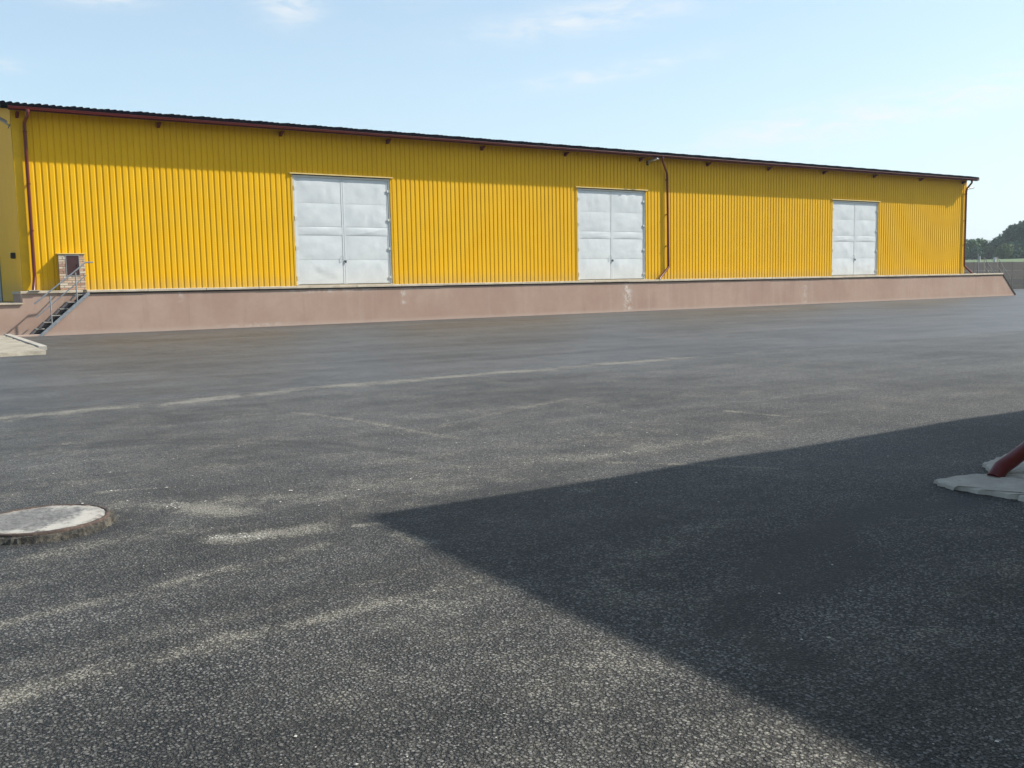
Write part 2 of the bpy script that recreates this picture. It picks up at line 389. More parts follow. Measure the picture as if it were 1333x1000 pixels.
# ---------------------------------------------------------------- ground
def strokes_dust_light():
    S = []
    def s(pts, w, a):
        p = np.array(pts, float); far = p[:, 1].mean() > 7; S.append((p, w*(1.35 if far else 1.15), a*(.62 if far else .70)))
    s([(-6,11.6),(.88,11.80),(2.54,11.92),(4.68,12.30),(7.12,12.40),(9.14,12.42),(11.9,12.44)], .17, .80)
    s([(11.9,12.44),(15.6,12.3),(22,12.0),(40,11.4)], .09, .30)
    s([(-8,11.2),(.88,11.6),(2.54,11.62),(4.68,12.0)], .22, .22)
    s([(3.41,10.65),(3.75,9.6),(3.94,8.84),(4.17,7.38)], .055, .55)
    s([(.1,3.50),(.44,3.57),(.85,3.58),(1.0,3.61)], .075, .72)
    s([(.85,3.60),(1.47,3.64),(1.76,3.67),(2.25,3.70)], .05, .62)
    s([(.2,3.80),(.8,3.84),(1.4,3.9),(2.0,4.0)], .06, .25)
    s([(.1,4.32),(.45,4.39),(.84,4.46),(1.3,4.61)], .05, .55)
    s([(.9,4.35),(1.3,4.5),(1.82,4.72)], .07, .38)
    s([(.25,4.92),(.36,4.92)], .07, .65)
    s([(1.38,6.15),(1.52,5.95),(1.66,5.76)], .13, 1.0)
    s([(1.42,5.18),(1.62,5.12),(1.90,5.08)], .10, 1.05)
    s([(1.85,5.12),(2.3,5.25),(2.7,5.3)], .12, .30)
    s([(1.56,6.75),(1.30,6.86),(1.09,6.92)], .045, .62)
    s([(2.13,4.96),(2.28,4.90)], .03, .75)
    s([(2.26,4.70),(2.25,4.52),(2.27,4.38)], .05, .55)
    s([(.55,5.40),(.8,5.47),(1.15,5.55),(1.55,5.36)], .12, .42)
    s([(1.05,6.1),(1.12,5.85)], .04, .5)
    s([(1.2,6.3),(1.9,6.0),(2.37,5.94),(3.0,6.0),(3.44,6.05),(4.09,5.97),(5.02,5.80),(6.2,5.85)], .26, .40)
    s([(3.9,6.0),(4.4,5.9),(5.0,5.75)], .16, .50)
    s([(2.3,5.45),(3.0,5.5),(3.8,5.55)], .2, .25)
    s([(4.47,5.58),(4.88,5.10),(5.25,4.58)], .022, .80)
    s([(7.23,7.04),(7.39,6.36)], .035, .95)
    s([(7.39,6.36),(7.7,5.7)], .04, .35)
    s([(4.2,8.0),(4.86,8.33),(6.58,8.94)], .07, .42)
    s([(5.2,8.9),(7.5,8.2),(9.5,8.0)], .25, .22)
    s([(1.9,3.3),(2.0,2.7),(1.95,2.1),(1.9,1.4)], .32, .22)
    s([(2.3,3.6),(2.5,3.1),(2.8,2.9)], .14, .32)
    s([(5.4,6.3),(8,6.2),(11,6.4)], .5, .20)
    s([(0,8.0),(1.6,8.2),(3.0,7.2),(3.3,6.4)], .35, .14)
    s([(0,10.2),(3.0,10.4),(6,10.8)], .25, .18)
    s([(2.3,7.6),(2.9,7.3),(3.3,6.9)], .16, .25)
    s([(1.95,3.5),(2.05,2.8),(2.0,2.1),(1.95,1.2)], .42, .30)
    s([(1.2,2.9),(1.5,2.3),(1.7,1.6)], .35, .16)
    s([(.3,7.2),(1.2,7.4),(2.4,7.3)], .22, .26); s([(3.2,6.7),(4.6,6.6),(6.5,6.7)], .28, .26); s([(.6,8.9),(2.0,9.9),(4,10.4)], .18, .22)
    s([(2.9,4.6),(3.4,4.9),(3.9,5.0)], .2, .22); s([(2.5,3.3),(2.9,3.2)], .10, .30); s([(2.7,2.5),(2.9,2.0)], .12, .22)
    s([(3.6,3.9),(4.2,4.3),(5.0,4.6)], .30, .22); s([(2.7,3.4),(3.2,3.6),(3.9,3.75)], .16, .30); s([(3.1,2.1),(3.6,2.3),(4.4,2.3)], .18, .26)  # dust inside the big shadow; these pale strokes also paint the shade brighter
    s([(2.6,1.7),(3.0,1.5),(3.6,1.4)], .2, .22); s([(4.6,2.9),(5.2,2.6)], .2, .2); s([(5.3,4.2),(6.2,4.1),(7.4,4.3)], .3, .2)
    s([(.8,2.6),(1.1,2.0),(1.3,1.4)], .25, .16); s([(0,8.3),(2,8.5),(5,8.2),(8,8.4)], 1.3, .17); s([(2,10.5),(6,10.6),(12,10.4)], 1.0, .15)
    # turning arcs left by tyres
    for cx, cy, r0, a0, a1, w, a in [(2.0,14.5,6.0,200,300,.10,.22),(2.0,14.5,6.35,200,300,.06,.18),(7.5,15.5,8.2,215,300,.12,.16),(-1,2,7.2,15,75,.10,.20),(-1,2,6.6,15,75,.05,.18),
                                    (9,-2,9.5,85,130,.15,.16),(9,-2,10.1,85,130,.08,.14)]:
        t = np.radians(np.linspace(a0, a1, 14)); s(np.c_[cx+r0*np.cos(t), cy+r0*np.sin(t)], w, a)
    return S
MX_, MY_ = .635, 6.08
def strokes_tar_shade():
    S = []
    def s(pts, w, a): S.append((np.array(pts, float), w, a))
    s([(0,9.0),(.69,9.42),(1.28,9.19),(1.92,9.09),(2.49,8.62),(3.14,7.81),(3.5,6.88)], .07, .75)
    s([(0,8.7),(1.28,8.95),(1.92,8.85),(2.6,8.2),(3.1,7.4)], .05, .6)
    s([(5.5,3.30),(5.34,3.21),(4.78,3.39),(4.2,3.32),(3.9,3.15)], .13, 1.2)
    s([(3.99,3.25),(3.61,3.10),(3.3,2.95)], .16, 1.2)
    s([(3.9,2.9),(3.3,2.7),(2.9,2.75),(2.68,2.54),(2.66,2.19)], .14, 1.1)
    s([(4.16,2.59),(4.04,2.55)], .05, .75)
    s([(4.40,4.0),(4.15,4.05)], .07, .5)
    s([(2.62,3.92),(2.75,3.86)], .07, .6)
    s([(2.4,4.4),(2.9,4.3),(3.4,4.1)], .16, .35)
    s([(2.3,2.0),(2.6,1.8),(3.1,1.9)], .2, .35)
    s([(5.9,4.4),(6.4,4.5),(7.0,4.4)], .3, .3)
    s([(.8,3.2),(1.2,3.15),(1.8,3.25)], .12, .3)
    s([(.4,4.65),(.9,4.75),(1.4,4.9)], .12, .4)
    s([(MX_+.46*math.cos(t/8*math.pi), MY_+.46*math.sin(t/8*math.pi)) for t in range(17)], .06, .85)  # contact shade painted as a dark ring round the manhole
    s([(.2,5.50),(.6,5.48),(1.0,5.62),(1.2,5.85)], .09, .5)
    s([(1.7,6.4),(2.2,6.6),(2.7,6.6)], .22, .35)
    s([(0,2.6),(.5,2.9),(1.0,2.7)], .40, .55); s([(.15,3.95),(.7,4.0),(1.3,4.15)], .10, .5); s([(.5,4.75),(1.1,4.85),(1.8,4.9)], .10, .45)
    s([(2.4,5.5),(3.2,5.2),(3.8,5.4)], .16, .4); s([(1.3,3.95),(1.9,4.2),(2.4,4.35)], .14, .4)
    s([(0,12.5),(4.7,12.95),(9,13.1)], .45, .30)
    s([(0,14.6),(10,14.9),(40,15)], .5, .22)
    s([(0,19),(20,19.5),(60,19)], .9, .22)
    s([(0,27),(20,27.5),(60,27)], 1.2, .18)
    s([(0,P-.3),(60,P-.3)], .35, .35)
    return S
def eval_strokes(S, X, Y):
    out = np.zeros(X.shape)
    for pts, w, a in S:
        best = np.full(X.shape, 1e9)
        lo = pts.min(0)-4*w; hi = pts.max(0)+4*w
        m = (X > lo[0]) & (X < hi[0]) & (Y > lo[1]) & (Y < hi[1])
        if not m.any(): continue
        x, y = X[m], Y[m]; b = np.full(x.shape, 1e9)
        for p, q in zip(pts[:-1], pts[1:]):
            d = q-p; L = (d@d)+1e-9; t = np.clip(((x-p[0])*d[0]+(y-p[1])*d[1])/L, 0, 1)
            b = np.minimum(b, np.hypot(x-p[0]-t*d[0], y-p[1]-t*d[1]))
        out[m] = np.maximum(out[m], a*np.exp(-(b/w)**2))
    return out
DS, TS = strokes_dust_light(), strokes_tar_shade()
def axis(segs):
    v = []
    for a, b, n in segs: v += list(np.linspace(a, b, n, endpoint=False))
    return np.array(v+[segs[-1][1]])
def build_ground():
    xs = axis([(-90, -6, 14), (-6, 0, 20), (0, 9, 260), (9, 20, 90), (20, 62, 60), (62, 140, 14)])
    ys = axis([(-40, 0, 14), (0, 1.2, 16), (1.2, 8, 210), (8, 15, 120), (15, 36, 70), (36, 48.6, 10)])
    X, Y = np.meshgrid(xs, ys); Z = np.zeros(X.shape)
    ph = rng.uniform(0, 6.28, (12, 2)); 
    for i in range(12):
        k = rng.uniform(.8, 5); th = rng.uniform(0, math.pi)
        Z += .0016*np.sin(k*(X*math.cos(th)+Y*math.sin(th))+ph[i, 0])
    Z -= .010*np.exp(-((Y-12.55-.004*X)/.10)**2)*(X < 30)
    Z += .006/(1+np.exp(-(Y-12.5)/.05))
    Z *= (Y < 33)
    edge = 12.35+.25*np.clip((X-1)/5, -1, 1)
    coarse = 1/(1+np.exp((Y-edge)/.10)); coarse = coarse*np.clip(1.2-.075*Y, .12, 1)*(.5+.5*(X < 30))
    n = len(xs); v = np.c_[X.ravel(), Y.ravel(), Z.ravel()]
    idx = np.arange(len(v)).reshape(X.shape)
    f = np.stack([idx[:-1, :-1], idx[:-1, 1:], idx[1:, 1:], idx[1:, :-1]], -1).reshape(-1, 4)
    me = bpy.data.meshes.new('yard'); me.vertices.add(len(v)); me.vertices.foreach_set('co', v.ravel())
    me.loops.add(f.size); me.loops.foreach_set('vertex_index', f.ravel()); me.polygons.add(len(f))
    me.polygons.foreach_set('loop_start', np.arange(0, f.size, 4)); me.update(); me.validate()
    me.polygons.foreach_set('use_smooth', [True]*len(f))
    for nm, arr in (('dust_light', eval_strokes(DS, X, Y)), ('tar_shade', eval_strokes(TS, X, Y)), ('coarse', coarse)):
        a = me.attributes.new(nm, 'FLOAT', 'POINT'); a.data.foreach_set('value', arr.ravel().astype(np.float32))
    me.materials.append(M_ASPH)
    o = bpy.data.objects.new('asphalt_yard', me); COL.objects.link(o); tag(o, kind='structure')
build_ground()
# land outside the yard rises gently towards the trees and goes on to the horizon
def terrain():
    def zt(x, y):
        d = math.hypot(x, y)
        h = -.06 + max(0, min(1, (d-95)/215))**1.0*5.9
        if x < -60 or y < 49.5: h = -.06 + max(0, min(1, (d-150)/250))*3
        return h
    xs = [-6000, -2500, -1200, -600, -300]+list(np.linspace(-140, 520, 34))+[700, 1000, 1700, 3000, 6000]
    ys = [-6000, -2500, -1000, -400, -150, -60, 0, 30, 48.55, 49.6]+list(np.linspace(60, 420, 25))+[550, 800, 1400, 2600, 6000]
    v = []; f = []
    for y in ys:
        for x in xs: v.append((x, y, zt(x, y)))
    n = len(xs)
    for j in range(len(ys)-1):
        for i in range(n-1): f.append((j*n+i, j*n+i+1, (j+1)*n+i+1, (j+1)*n+i))
    m = MB(); m.add(v, f, True); tag(m.build('field', M_FIELD), kind='structure')
    return zt
ZT = terrain()
# far wooded ridge
def hill():
    v = []; f = []; n = 60
    for i in range(n+1):
        a = math.radians(45+40*i/n); R = 1900
        top = 62+14*math.sin(i*.35)+5*math.sin(i*1.3)+rng.normal()*1.4
        for rr, z in ((R, 2), (R+160, top*.75), (R+330, top), (R+900, 2)):
            v.append((math.sin(a)*rr, math.cos(a)*rr, z))
    for i in range(n):
        for k in range(3):
            a = i*4+k; f.append((a, a+4, a+5, a+1))
    m = MB(); m.add(v, f, True); tag(m.build('hill', M_HILL), kind='structure')
hill()

# ---------------------------------------------------------------- loading dock
dock = empty('loading_dock', (X0, P, 0), 'long pinkish rendered loading dock with pale concrete edge along the yellow shed', 'loading dock')
def dpart(mb, name, m): 
    o = mb.build(name, m, dock); o.location = (-X0, -P, 0); return o
NX0, NX1 = 3.48, 5.33                       # stair notch in the front
ND = .80
RX0, RX1 = 58.9, 60.42
m = MB()
# front wall right of the notch, its sloped end flank, notch back wall, notch end
m.prism([(NX0+.42, -.05), (RX1, -.05), (RX1, .06), (RX0, DH-.09), (NX1-.01, DH-.09), (NX1-.05, DH-.15), (NX0+.42, .08)], 'y', P, P+.12)
dpart(m, 'front_wall', M_PINK)
dpart(MB().box(-14, NX1, P+ND, P+ND+.25, -.05, DH-.40), 'recessed_wall', M_PINK)
dpart(MB().box(NX0+.0, NX1, P+ND+.003, P+ND+.25, DH-.40, DH-.085), 'recessed_wall', M_PINK)
dpart(MB().box(NX1, NX1+.25, P+.12, P+ND, -.05, DH-.09), 'return_wall', M_PINK)
dpart(MB().box(NX0, NX0+.25, P+ND+.25, 37.2, .9, DH-.085), 'end_wall', M_PINK)
# low kerb across the foot of the notch
dpart(MB().bbox(2.2, NX1-1.40, P, P+.18, -.05, .055, .01), 'plinth_kerb', M_PINK)
# floor
dpart(MB().box(NX1+.02, RX0, P+.25, WY+.3, DH-.35, DH-.008), 'floor', M_CONC)
dpart(MB().box(NX0+.02, NX1+.02, P+ND+.25, WY+.3, DH-.35, DH-.008), 'floor', M_CONC)
dpart(MB().box(NX0-.03, X0+.3, WY+.3, 37.2, DH-.085, DH-.002), 'edge_slab', M_EDGE)
# lower landing beside the gable
dpart(MB().box(-14, NX0, P+ND-.06, P+12, DH-.42, DH-.37), 'lower_landing', M_EDGE)
dpart(MB().box(-14, NX0-.02, P+ND+.26, P+12, -.05, DH-.42), 'landing_fill', M_CONC)
# the pale concrete edge, cast in lengths
x = NX1-.04; k = 0
while x < RX0-.05:
    L = min(1.9+rng.uniform(-.05, .05), RX0-x)
    if RX0-x-L < .5: L = RX0-x
    e = MB().bbox(x+.006, x+L-.006, P-.055-rng.uniform(0, .012), P+.26, DH-.085+rng.uniform(-.008, .004), DH+rng.uniform(-.004, .004), .012)
    dpart(e, 'edge_slab', M_EDGE); x += L
dpart(MB().bbox(NX0-.04, NX1-.03, P+ND-.05, P+ND+.27, DH-.085, DH+.002, .01), 'edge_slab', M_EDGE)
dpart(MB().box(NX1-.0, RX0, P-.03, P-.001, DH-.125, DH-.09), 'under_edge_strip', M_DARK)  # dark strip along the underside of the edge slabs
# stair down the far end
def slopebar(y0, y1):
    a = MB(); a.prism([(RX0, DH-.09), (RX0, DH+.0), (RX1+.06, .10), (RX1+.06, .03), (RX1, .03)], 'y', y0, y1); return a
dpart(slopebar(P-.03, P+.03), 'stringer', M_DARK)
for i in range(6):
    dpart(MB().box(RX0+i*.25, RX0+(i+1)*.25, P+.26, P+1.25, -.05, DH-.21*(i+1)), 'step', M_CONC)
rail = empty('stair_railing', (RX0, P+1.2, DH), 'thin grey two-bar railing on the stair at the far right end of the dock', 'railing')
def rp(mb, name): o = mb.build(name, M_STEEL, rail); o.location = (-RX0, -P-1.2, -DH)
for yy in (P+.35, P+1.2):
    for xx, zz in ((RX0-.05, DH), (RX0+.72, DH-.66), (RX1-.03, .15)):
        rp(MB().tube([(xx, yy, zz-.02), (xx, yy, zz+1.02)], .02, 8), 'post')
    for hh in (1.02, .52):
        rp(MB().tube([(RX0-.05, yy, DH+hh), (RX1-.03, yy, .15+hh)], .018, 8), 'rail')

# ---------------------------------------------------------------- shed
shed = empty('warehouse', (X0, WY, 0), 'long yellow corrugated metal shed with three white double doors', 'warehouse')
def sp(mb, name, m, parent=None, lab=None):
    o = mb.build(name, m, parent or shed)
    if parent is None: o.location = (-X0, -WY, 0)
    if lab: o['label'] = lab
    return o
DOORS = [(12.85, 16.92), (26.22, 30.30), (43.88, 47.93)]; DT = 5.64; REC = .048
PIT = .207; GD = .023
def prof(x):
    """depth behind the pan face at x (rib sheet: wide pan, narrow groove)"""
    t = (x-X0) % PIT
    if t < .1235: return 0.
    if t < .1445: return GD*(t-.1235)/.021
    if t < .186: return GD
    return GD*(1-(t-.186)/.021)
def rib_strip(m, xa, xb, z0, z1, y0=WY, flip=False, ox=X0):
    xs = {xa, xb}; k = math.floor((xa-ox)/PIT)
    while ox+k*PIT < xb:
        for t in (0, .1235, .1445, .186):
            q = ox+k*PIT+t
            if xa < q < xb: xs.add(q)
        k += 1
    xs = sorted(xs); v = []
    for q in xs:
        d = prof(q-ox+X0)+ (1e-5 if False else 0)
        v += [(q, y0+d, z0), (q, y0+d, z1)]
    m.add(v, [(2*i, 2*i+2, 2*i+3, 2*i+1) for i in range(len(xs)-1)])
# wall sheets, 1.035 m cover width each
ZB = DH+.012
cuts = [X0+.22]+[X0+1.035*i for i in range(1, 52)]
cuts = [c for c in cuts if c < X1-.12]+[X1-.10]
for a, b in zip(cuts[:-1], cuts[1:]):
    m = MB(); jit = rng.uniform(-.0015, .0015)
    brk = [a]+[q for d in DOORS for q in d if a < q < b]+[b]
    for p, q in zip(brk[:-1], brk[1:]):
        mid = (p+q)/2; over = any(d[0] < mid < d[1] for d in DOORS)
        rib_strip(m, p, q, DT+.03 if over else ZB, EAVE+.12, WY+jit)
    sp(m, 'cladding_sheet', M_YEL)
# unseen backing added behind the cladding so no light leaks through
core = MB()
for p, q in [(X0+.02, DOORS[0][0]-.05), (DOORS[0][1]+.05, DOORS[1][0]-.05), (DOORS[1][1]+.05, DOORS[2][0]-.05), (DOORS[2][1]+.05, X1-.02)]:
    core.box(p, q, WY+.06, WY+.16, DH+.002, EAVE+.1)
for p, q in DOORS: core.box(p-.05, q+.05, WY+.06, WY+.16, DT+.02, EAVE+.1)
sp(core, 'wall_core', M_DARK)
# corner flashings
sp(MB().box(X0-.012, X0+.25, WY-.012, WY+.0-.003, ZB, EAVE+.08), 'corner_flashing', M_YTR)
sp(MB().box(X0-.014, X0-.002, WY-.012, WY+.12, ZB, EAVE+.1), 'corner_flashing', M_YTR)
sp(MB().box(X1-.14, X1+.012, WY-.012, WY-.003, ZB, EAVE+.08), 'corner_flashing', M_YTR)
sp(MB().box(X1+.002, X1+.014, WY-.012, WY+.12, ZB, EAVE+.1), 'corner_flashing', M_YTR)
sp(MB().box(X0+.25, X1-.14, WY-.02, WY+.04, DH, DH+.012), 'base_trim', M_LINTEL)
# gable walls (ribs run up, sheets 1.035 wide)
DEP = 18.0; REND = 56.80; SL = .14
def gable(xw, sgn, nm):
    y = WY+.12
    while y < WY+DEP-.01:
        yb = min(y+1.035, WY+DEP); m = MB(); ys = {y, yb}; k = math.floor((y-WY)/PIT)
        while WY+k*PIT < yb:
            for t in (0, .1235, .1445, .186):
                q = WY+k*PIT+t
                if y < q < yb: ys.add(q)
            k += 1
        ys = sorted(ys); v = []
        for q in ys:
            top = EAVE+.16+SL*min(q-WY, WY+DEP-q); d = prof(q-WY+X0)
            zb = DH-.36 if (sgn < 0 and q > WY+.02) else .3
            v += [(xw-sgn*d, q, zb), (xw-sgn*d, q, top)]
        f = [(2*i, 2*i+2, 2*i+3, 2*i+1) for i in range(len(ys)-1)]
        m.add(v, f); sp(m, 'gable_sheet', M_YEL); y = yb
gable(X0, -1, 'l'); gable(X1, 1, 'r')
sp(MB().add([(X0, WY+DEP, 0), (X1, WY+DEP, 0), (X1, WY+DEP, EAVE+.1), (X0, WY+DEP, EAVE+.1)], [(0, 1, 2, 3)]), 'rear_wall', M_YEL)
# door in the left gable, mostly out of the picture
gd = sp(MB().box(X0-.04, X0+.03, 41.9, 45.6, DH-.36, 5.2), 'gable_door', simple('blue_grey_steel', (.16, .20, .24), .5))
# little ventilation cowl
sp(MB().bbox(X0-.14, X0-.0, 36.25, 36.5, 2.55, 2.75, .02), 'vent_cowl', M_DARK)
# roof sheets: profiled, each lapping over the next
def roof_sheet(w):
    m = MB(); prof_r = [(0, 0), (.03, .045), (.09, .045), (.12, 0)]
    xs = []; k = 0
    while k*PIT < w-1e-6:
        for t, h in prof_r:
            if k*PIT+t < w: xs.append((k*PIT+t, h))
        k += 1
    xs.append((w, 0)); n = len(xs); v = []
    for x, h in xs:
        lift = .026*(1-x/w)
        for (yy, zz) in ((-.05, -.005), (DEP/2, SL*(DEP/2))):
            v.append((x, yy, zz+h+lift))
        v.append((x, -.05, -.06))
    f = []
    for i in range(n-1):
        f += [(3*i, 3*i+3, 3*i+4, 3*i+1), (3*i+2, 3*i+5, 3*i+3, 3*i)]
    f.append((2, 0, 3*0+1)); m.add(v, f); me = m.mesh('roof_sheet'); me.materials.append(M_ROOF); return me
RS = roof_sheet(1.05)
RXL = X0-.30; nr = round((REND-RXL)/1.035); SW = (REND-RXL)/nr
roof = sp(MB().box(RXL, REND, GY+.10, GY+.42, EAVE-.0, EAVE+.035), 'roof', M_ROOF)
for i in range(nr):
    link('roof_sheet', RS, roof, (RXL+i*SW, GY+.04, EAVE+.098+rng.uniform(-.003, .003)))
rr = MB(); yr0 = GY+.04+DEP/2; zr0 = EAVE+.11+SL*DEP/2
rr.add([(RXL, yr0, zr0), (REND, yr0, zr0), (REND, WY+DEP+.5, EAVE+.05), (RXL, WY+DEP+.5, EAVE+.05)], [(0, 1, 2, 3)])
o = rr.build('rear_slope', M_ROOF, roof)
sp(MB().box(RXL, REND, GY+.42, WY+.06, EAVE+.10, EAVE+.12), 'soffit', M_DARK)
for xx in (RXL, REND):
    v = MB(); v.bar((xx, GY, EAVE+.09), (xx, GY+DEP/2, EAVE+.09+SL*DEP/2), .05, .10); sp(v, 'verge_trim', M_ROOF)
# gutter: half-round channel with a rolled lip
def gutter(x0, x1):
    m = MB(); r = .062; v = []; n = 9
    for xx in (x0, x1):
        for i in range(n):
            a = math.pi*i/(n-1); v.append((xx, GY-r*math.cos(a), EAVE-r*math.sin(a)))
        for i in range(n):
            a = math.pi*i/(n-1); v.append((xx, GY-(r-.006)*math.cos(a), EAVE-(r-.006)*math.sin(a)))
    q = 2*n
    f = [(i, i+1, i+1+q, i+q) for i in range(n-1)]+[(n+i+1, n+i, n+i+q, n+i+1+q) for i in range(n-1)]
    f += [tuple(range(n)), tuple(range(q, q+n))[::-1]]
    m.add(v, f, True); m.tube([(x0, GY-r, EAVE+.004), (x1, GY-r, EAVE+.004)], .011, 8)
    m.box(x0, x1, GY+r-.004, GY+r+.03, EAVE-.09, EAVE+.09)
    return m
gut = sp(gutter(X0-.12, REND-.05), 'gutter', M_DKRED)
gut_o = gut
# rafter-end brackets under the eaves
bk = MB(); bk.prism([(WY-.34, EAVE-.075), (WY-.0, EAVE-.075), (WY-.0, EAVE-.24), (WY-.04, EAVE-.24)], 'x', -.045, .045)
bme = bk.mesh('eaves_bracket'); bme.materials.append(M_DKRED)
for i in range(13):
    xx = 3.75+4.365*i if i else 3.74
    link('eaves_bracket', bme, shed, (xx-X0, -WY, 0))
# downpipes
def downpipe(xg, xw, zt, xe, ze, xend, zend, yend=.3):
    yw = WY-.12; r = .055
    p = [(xg, GY, EAVE-.06), (xg, GY, EAVE-.20)]
    for t in (.08, .5, .92):
        p.append((xg+(xw-xg)*t, GY+(yw-GY)*t, EAVE-.22+(zt+.05-(EAVE-.22))*t))
    p += [(xw, yw, zt-.08), (xe, yw, ze+.06)]
    o = sp(MB().tube(p, r, 12), 'downpipe', M_PIPE)
    q = [(xe, yw, ze+.06), (xe+(xend-xe)*.12, yw-.02, ze-.02), (xend-(xend-xe)*.15, WY-yend+.03, zend+.10), (xend, WY-yend-.02, zend+.01)]
    o2 = MB().tube(q, r*1.06, 12).build('shoe', M_PIPE, o)
    o3 = MB().tube([(xg, GY, EAVE-.05), (xg, GY, EAVE-.14)], .07, 12).build('outlet', M_PIPE, o)
    for z in (zt-.25, zt-1.9, zt-3.4):
        c = MB().tube([(xw, yw, z), (xw, yw, z+.035)], r+.008, 12).box(xw-.03, xw+.03, yw+.02, WY+.01, z, z+.035).build('pipe_clip', M_DKRED, o)
downpipe(3.98, 3.93, 6.78, 3.91, 1.83, 3.84, DH, .28)
downpipe(30.76, 31.57, 6.43, 31.64, 1.98, 30.88, DH, .30)
downpipe(56.05, 56.42, 6.62, 56.44, 1.90, 56.95, DH, .34)

# double doors
def door_panel(w, h, seed):
    r = np.random.default_rng(seed); nx, nz = 16, 8; m = MB(); v = []
    cs = [(r.uniform(-.2, 1.2), r.uniform(-.2, 1.2), r.uniform(0, math.pi), r.uniform(.004, .011)*r.choice([-1, 1]), r.uniform(.03, .09)) for _ in range(5)]
    dent = [(r.uniform(.1, .9), r.uniform(.1, .9), r.uniform(.08, .22), r.uniform(-.016, .008)) for _ in range(6)]
    for j in range(nz+1):
        for i in range(nx+1):
            u, t = i/nx, j/nz; e = min(1, 6*min(u, 1-u))*min(1, 4*min(t, 1-t))
            y = -.016*(math.sin(math.pi*u)*math.sin(math.pi*t))**.6
            for a, b, th, am, wd in cs:
                q = (u-a)*math.sin(th)*w/h-(t-b)*math.cos(th); y += am*math.exp(-(q/wd)**2)*e
            for a, b, s, am in dent: y += am*math.exp(-(((u-a)*w/h)**2+(t-b)**2)/s**2)*e
            v.append((u*w, y, t*h))
    n = nx+1; m.add(v, [(j*n+i, j*n+i+1, (j+1)*n+i+1, (j+1)*n+i) for j in range(nz) for i in range(nx)], True)
    m.box(0, w, .001, .006, 0, .010); m.box(0, w, .001, .006, h-.010, h)
    me = m.mesh('panel'); me.materials.append(M_DOOR); return me
ROWS = [(0, .233), (.235, .453), (.457, .535), (.539, .764), (.767, .995)]
for di, (a, b) in enumerate(DOORS):
    fm = MB(); fy = WY+REC
    fm.box(a+.02, a+.09, fy-.035, fy+.05, DH+.002, DT-.03); fm.box(b-.09, b-.02, fy-.035, fy+.05, DH+.002, DT-.03)
    fm.box(a+.09, b-.09, fy-.035, fy+.05, DT-.10, DT-.03)
    sp(fm, 'door_frame', M_DFRM)
    for jx in (a-.05, b-.018): sp(MB().box(jx, jx+.068, WY-.014, WY+.055, DH+.012, DT), 'jamb_flashing', M_YTR)
    sp(MB().box(a-.10, b+.10, WY-.075, WY+.05, DT+.002, DT+.045), 'lintel_flashing', M_LINTEL)
    sp(MB().bbox(a, b, WY-.10, WY+.07, DH+.0, DH+.035, .008), 'threshold', M_EDGE)
    mid = (a+b)/2
    for li, (p, q) in enumerate(((a+.095, mid-.006), (mid+.006, b-.095))):
        H0, H1 = DH+.06, DT-.105; W_ = q-p
        leaf = sp(MB().box(p, q, fy+.004, fy+.04, H0, H1), 'door_leaf', M_DFRM)
        for ri, (t0, t1) in enumerate(ROWS):
            hh = (t1-t0)*(H1-H0); z = H1-t1*(H1-H0)
            o = link('panel', door_panel(W_-.14, hh, di*100+li*10+ri), leaf, (p+.07, fy-.002-(.006 if ri == 2 else 0), z))
        MB().box(p, p+.066, fy-.012, fy+.003, H0, H1).box(q-.066, q, fy-.012, fy+.003, H0, H1).build('stile', M_DOOR, leaf)
        hx = p-.035 if li == 0 else q+.035
        for t in (.10, .38, .66, .94):
            z = H1-t*(H1-H0)
            MB().tube([(hx, fy-.045, z-.08), (hx, fy-.045, z+.08)], .016, 8).box(min(hx, hx+(.1 if li == 0 else -.1)), max(hx, hx+(.1 if li == 0 else -.1)), fy-.05, fy-.037, z-.05, z+.05).build('hinge', M_DFRM, leaf)
        if li == 0:
            zz = H1-.78*(H1-H0)
            MB().box(q-.03, q+.07, fy-.04, fy-.012, zz-.02, zz+.02).box(q+.01, q+.05, fy-.06, fy-.04, zz-.08, zz-.0).build('padlock', M_DARK, leaf)
            MB().tube([(q-.09, fy-.02, zz+.03), (q-.09, fy-.07, zz+.05), (q-.09, fy-.07, zz+.20), (q-.09, fy-.02, zz+.22)], .010, 6).build('handle', M_FRAME, leaf)

# ---------------------------------------------------------------- wall lamps
def lamp(loc, rz, tilt, label):
    e = empty('wall_lamp', loc, label, 'lamp', 'grey outdoor lamps on the yellow shed'); e.rotation_euler = (tilt, 0, rz)
    MB().box(-.06, .06, -.02, .0, -.10, .10).build('mounting_plate', M_DARK, e)
    MB().tube([(0, -.01, 0), (0, -.16, .02)], .025, 8).build('arm', M_LAMP, e)
    m = MB(); secs = [(-.10, .06, .05), (-.18, .10, .08), (-.46, .13, .085), (-.70, .13, .075), (-.78, .08, .05)]
    v = []; n = 10
    for yy, wx, hz in secs:
        for k in range(n):
            a = 2*math.pi*k/n; z = math.sin(a); v.append((wx*math.cos(a), yy, .04+hz*(z if z > 0 else z*.35)))
    f = [(i*n+k, i*n+(k+1) % n, (i+1)*n+(k+1) % n, (i+1)*n+k) for i in range(len(secs)-1) for k in range(n)]
    f += [tuple(range(n)), tuple(range(4*n, 5*n))[::-1]]; m.add(v, f, True); m.build('housing', M_LAMP, e)
    MB().bbox(-.09, .09, -.72, -.44, .005, .045, .012).build('lens', M_LENS, e)
lamp((30.42, WY, 6.93), 0, -.12, 'grey lamp on the front wall beside the middle downpipe')
lamp((X0-.02, WY+.22, 6.76), -math.pi/2, -.45, 'grey lamp sticking out from the left end wall of the shed')
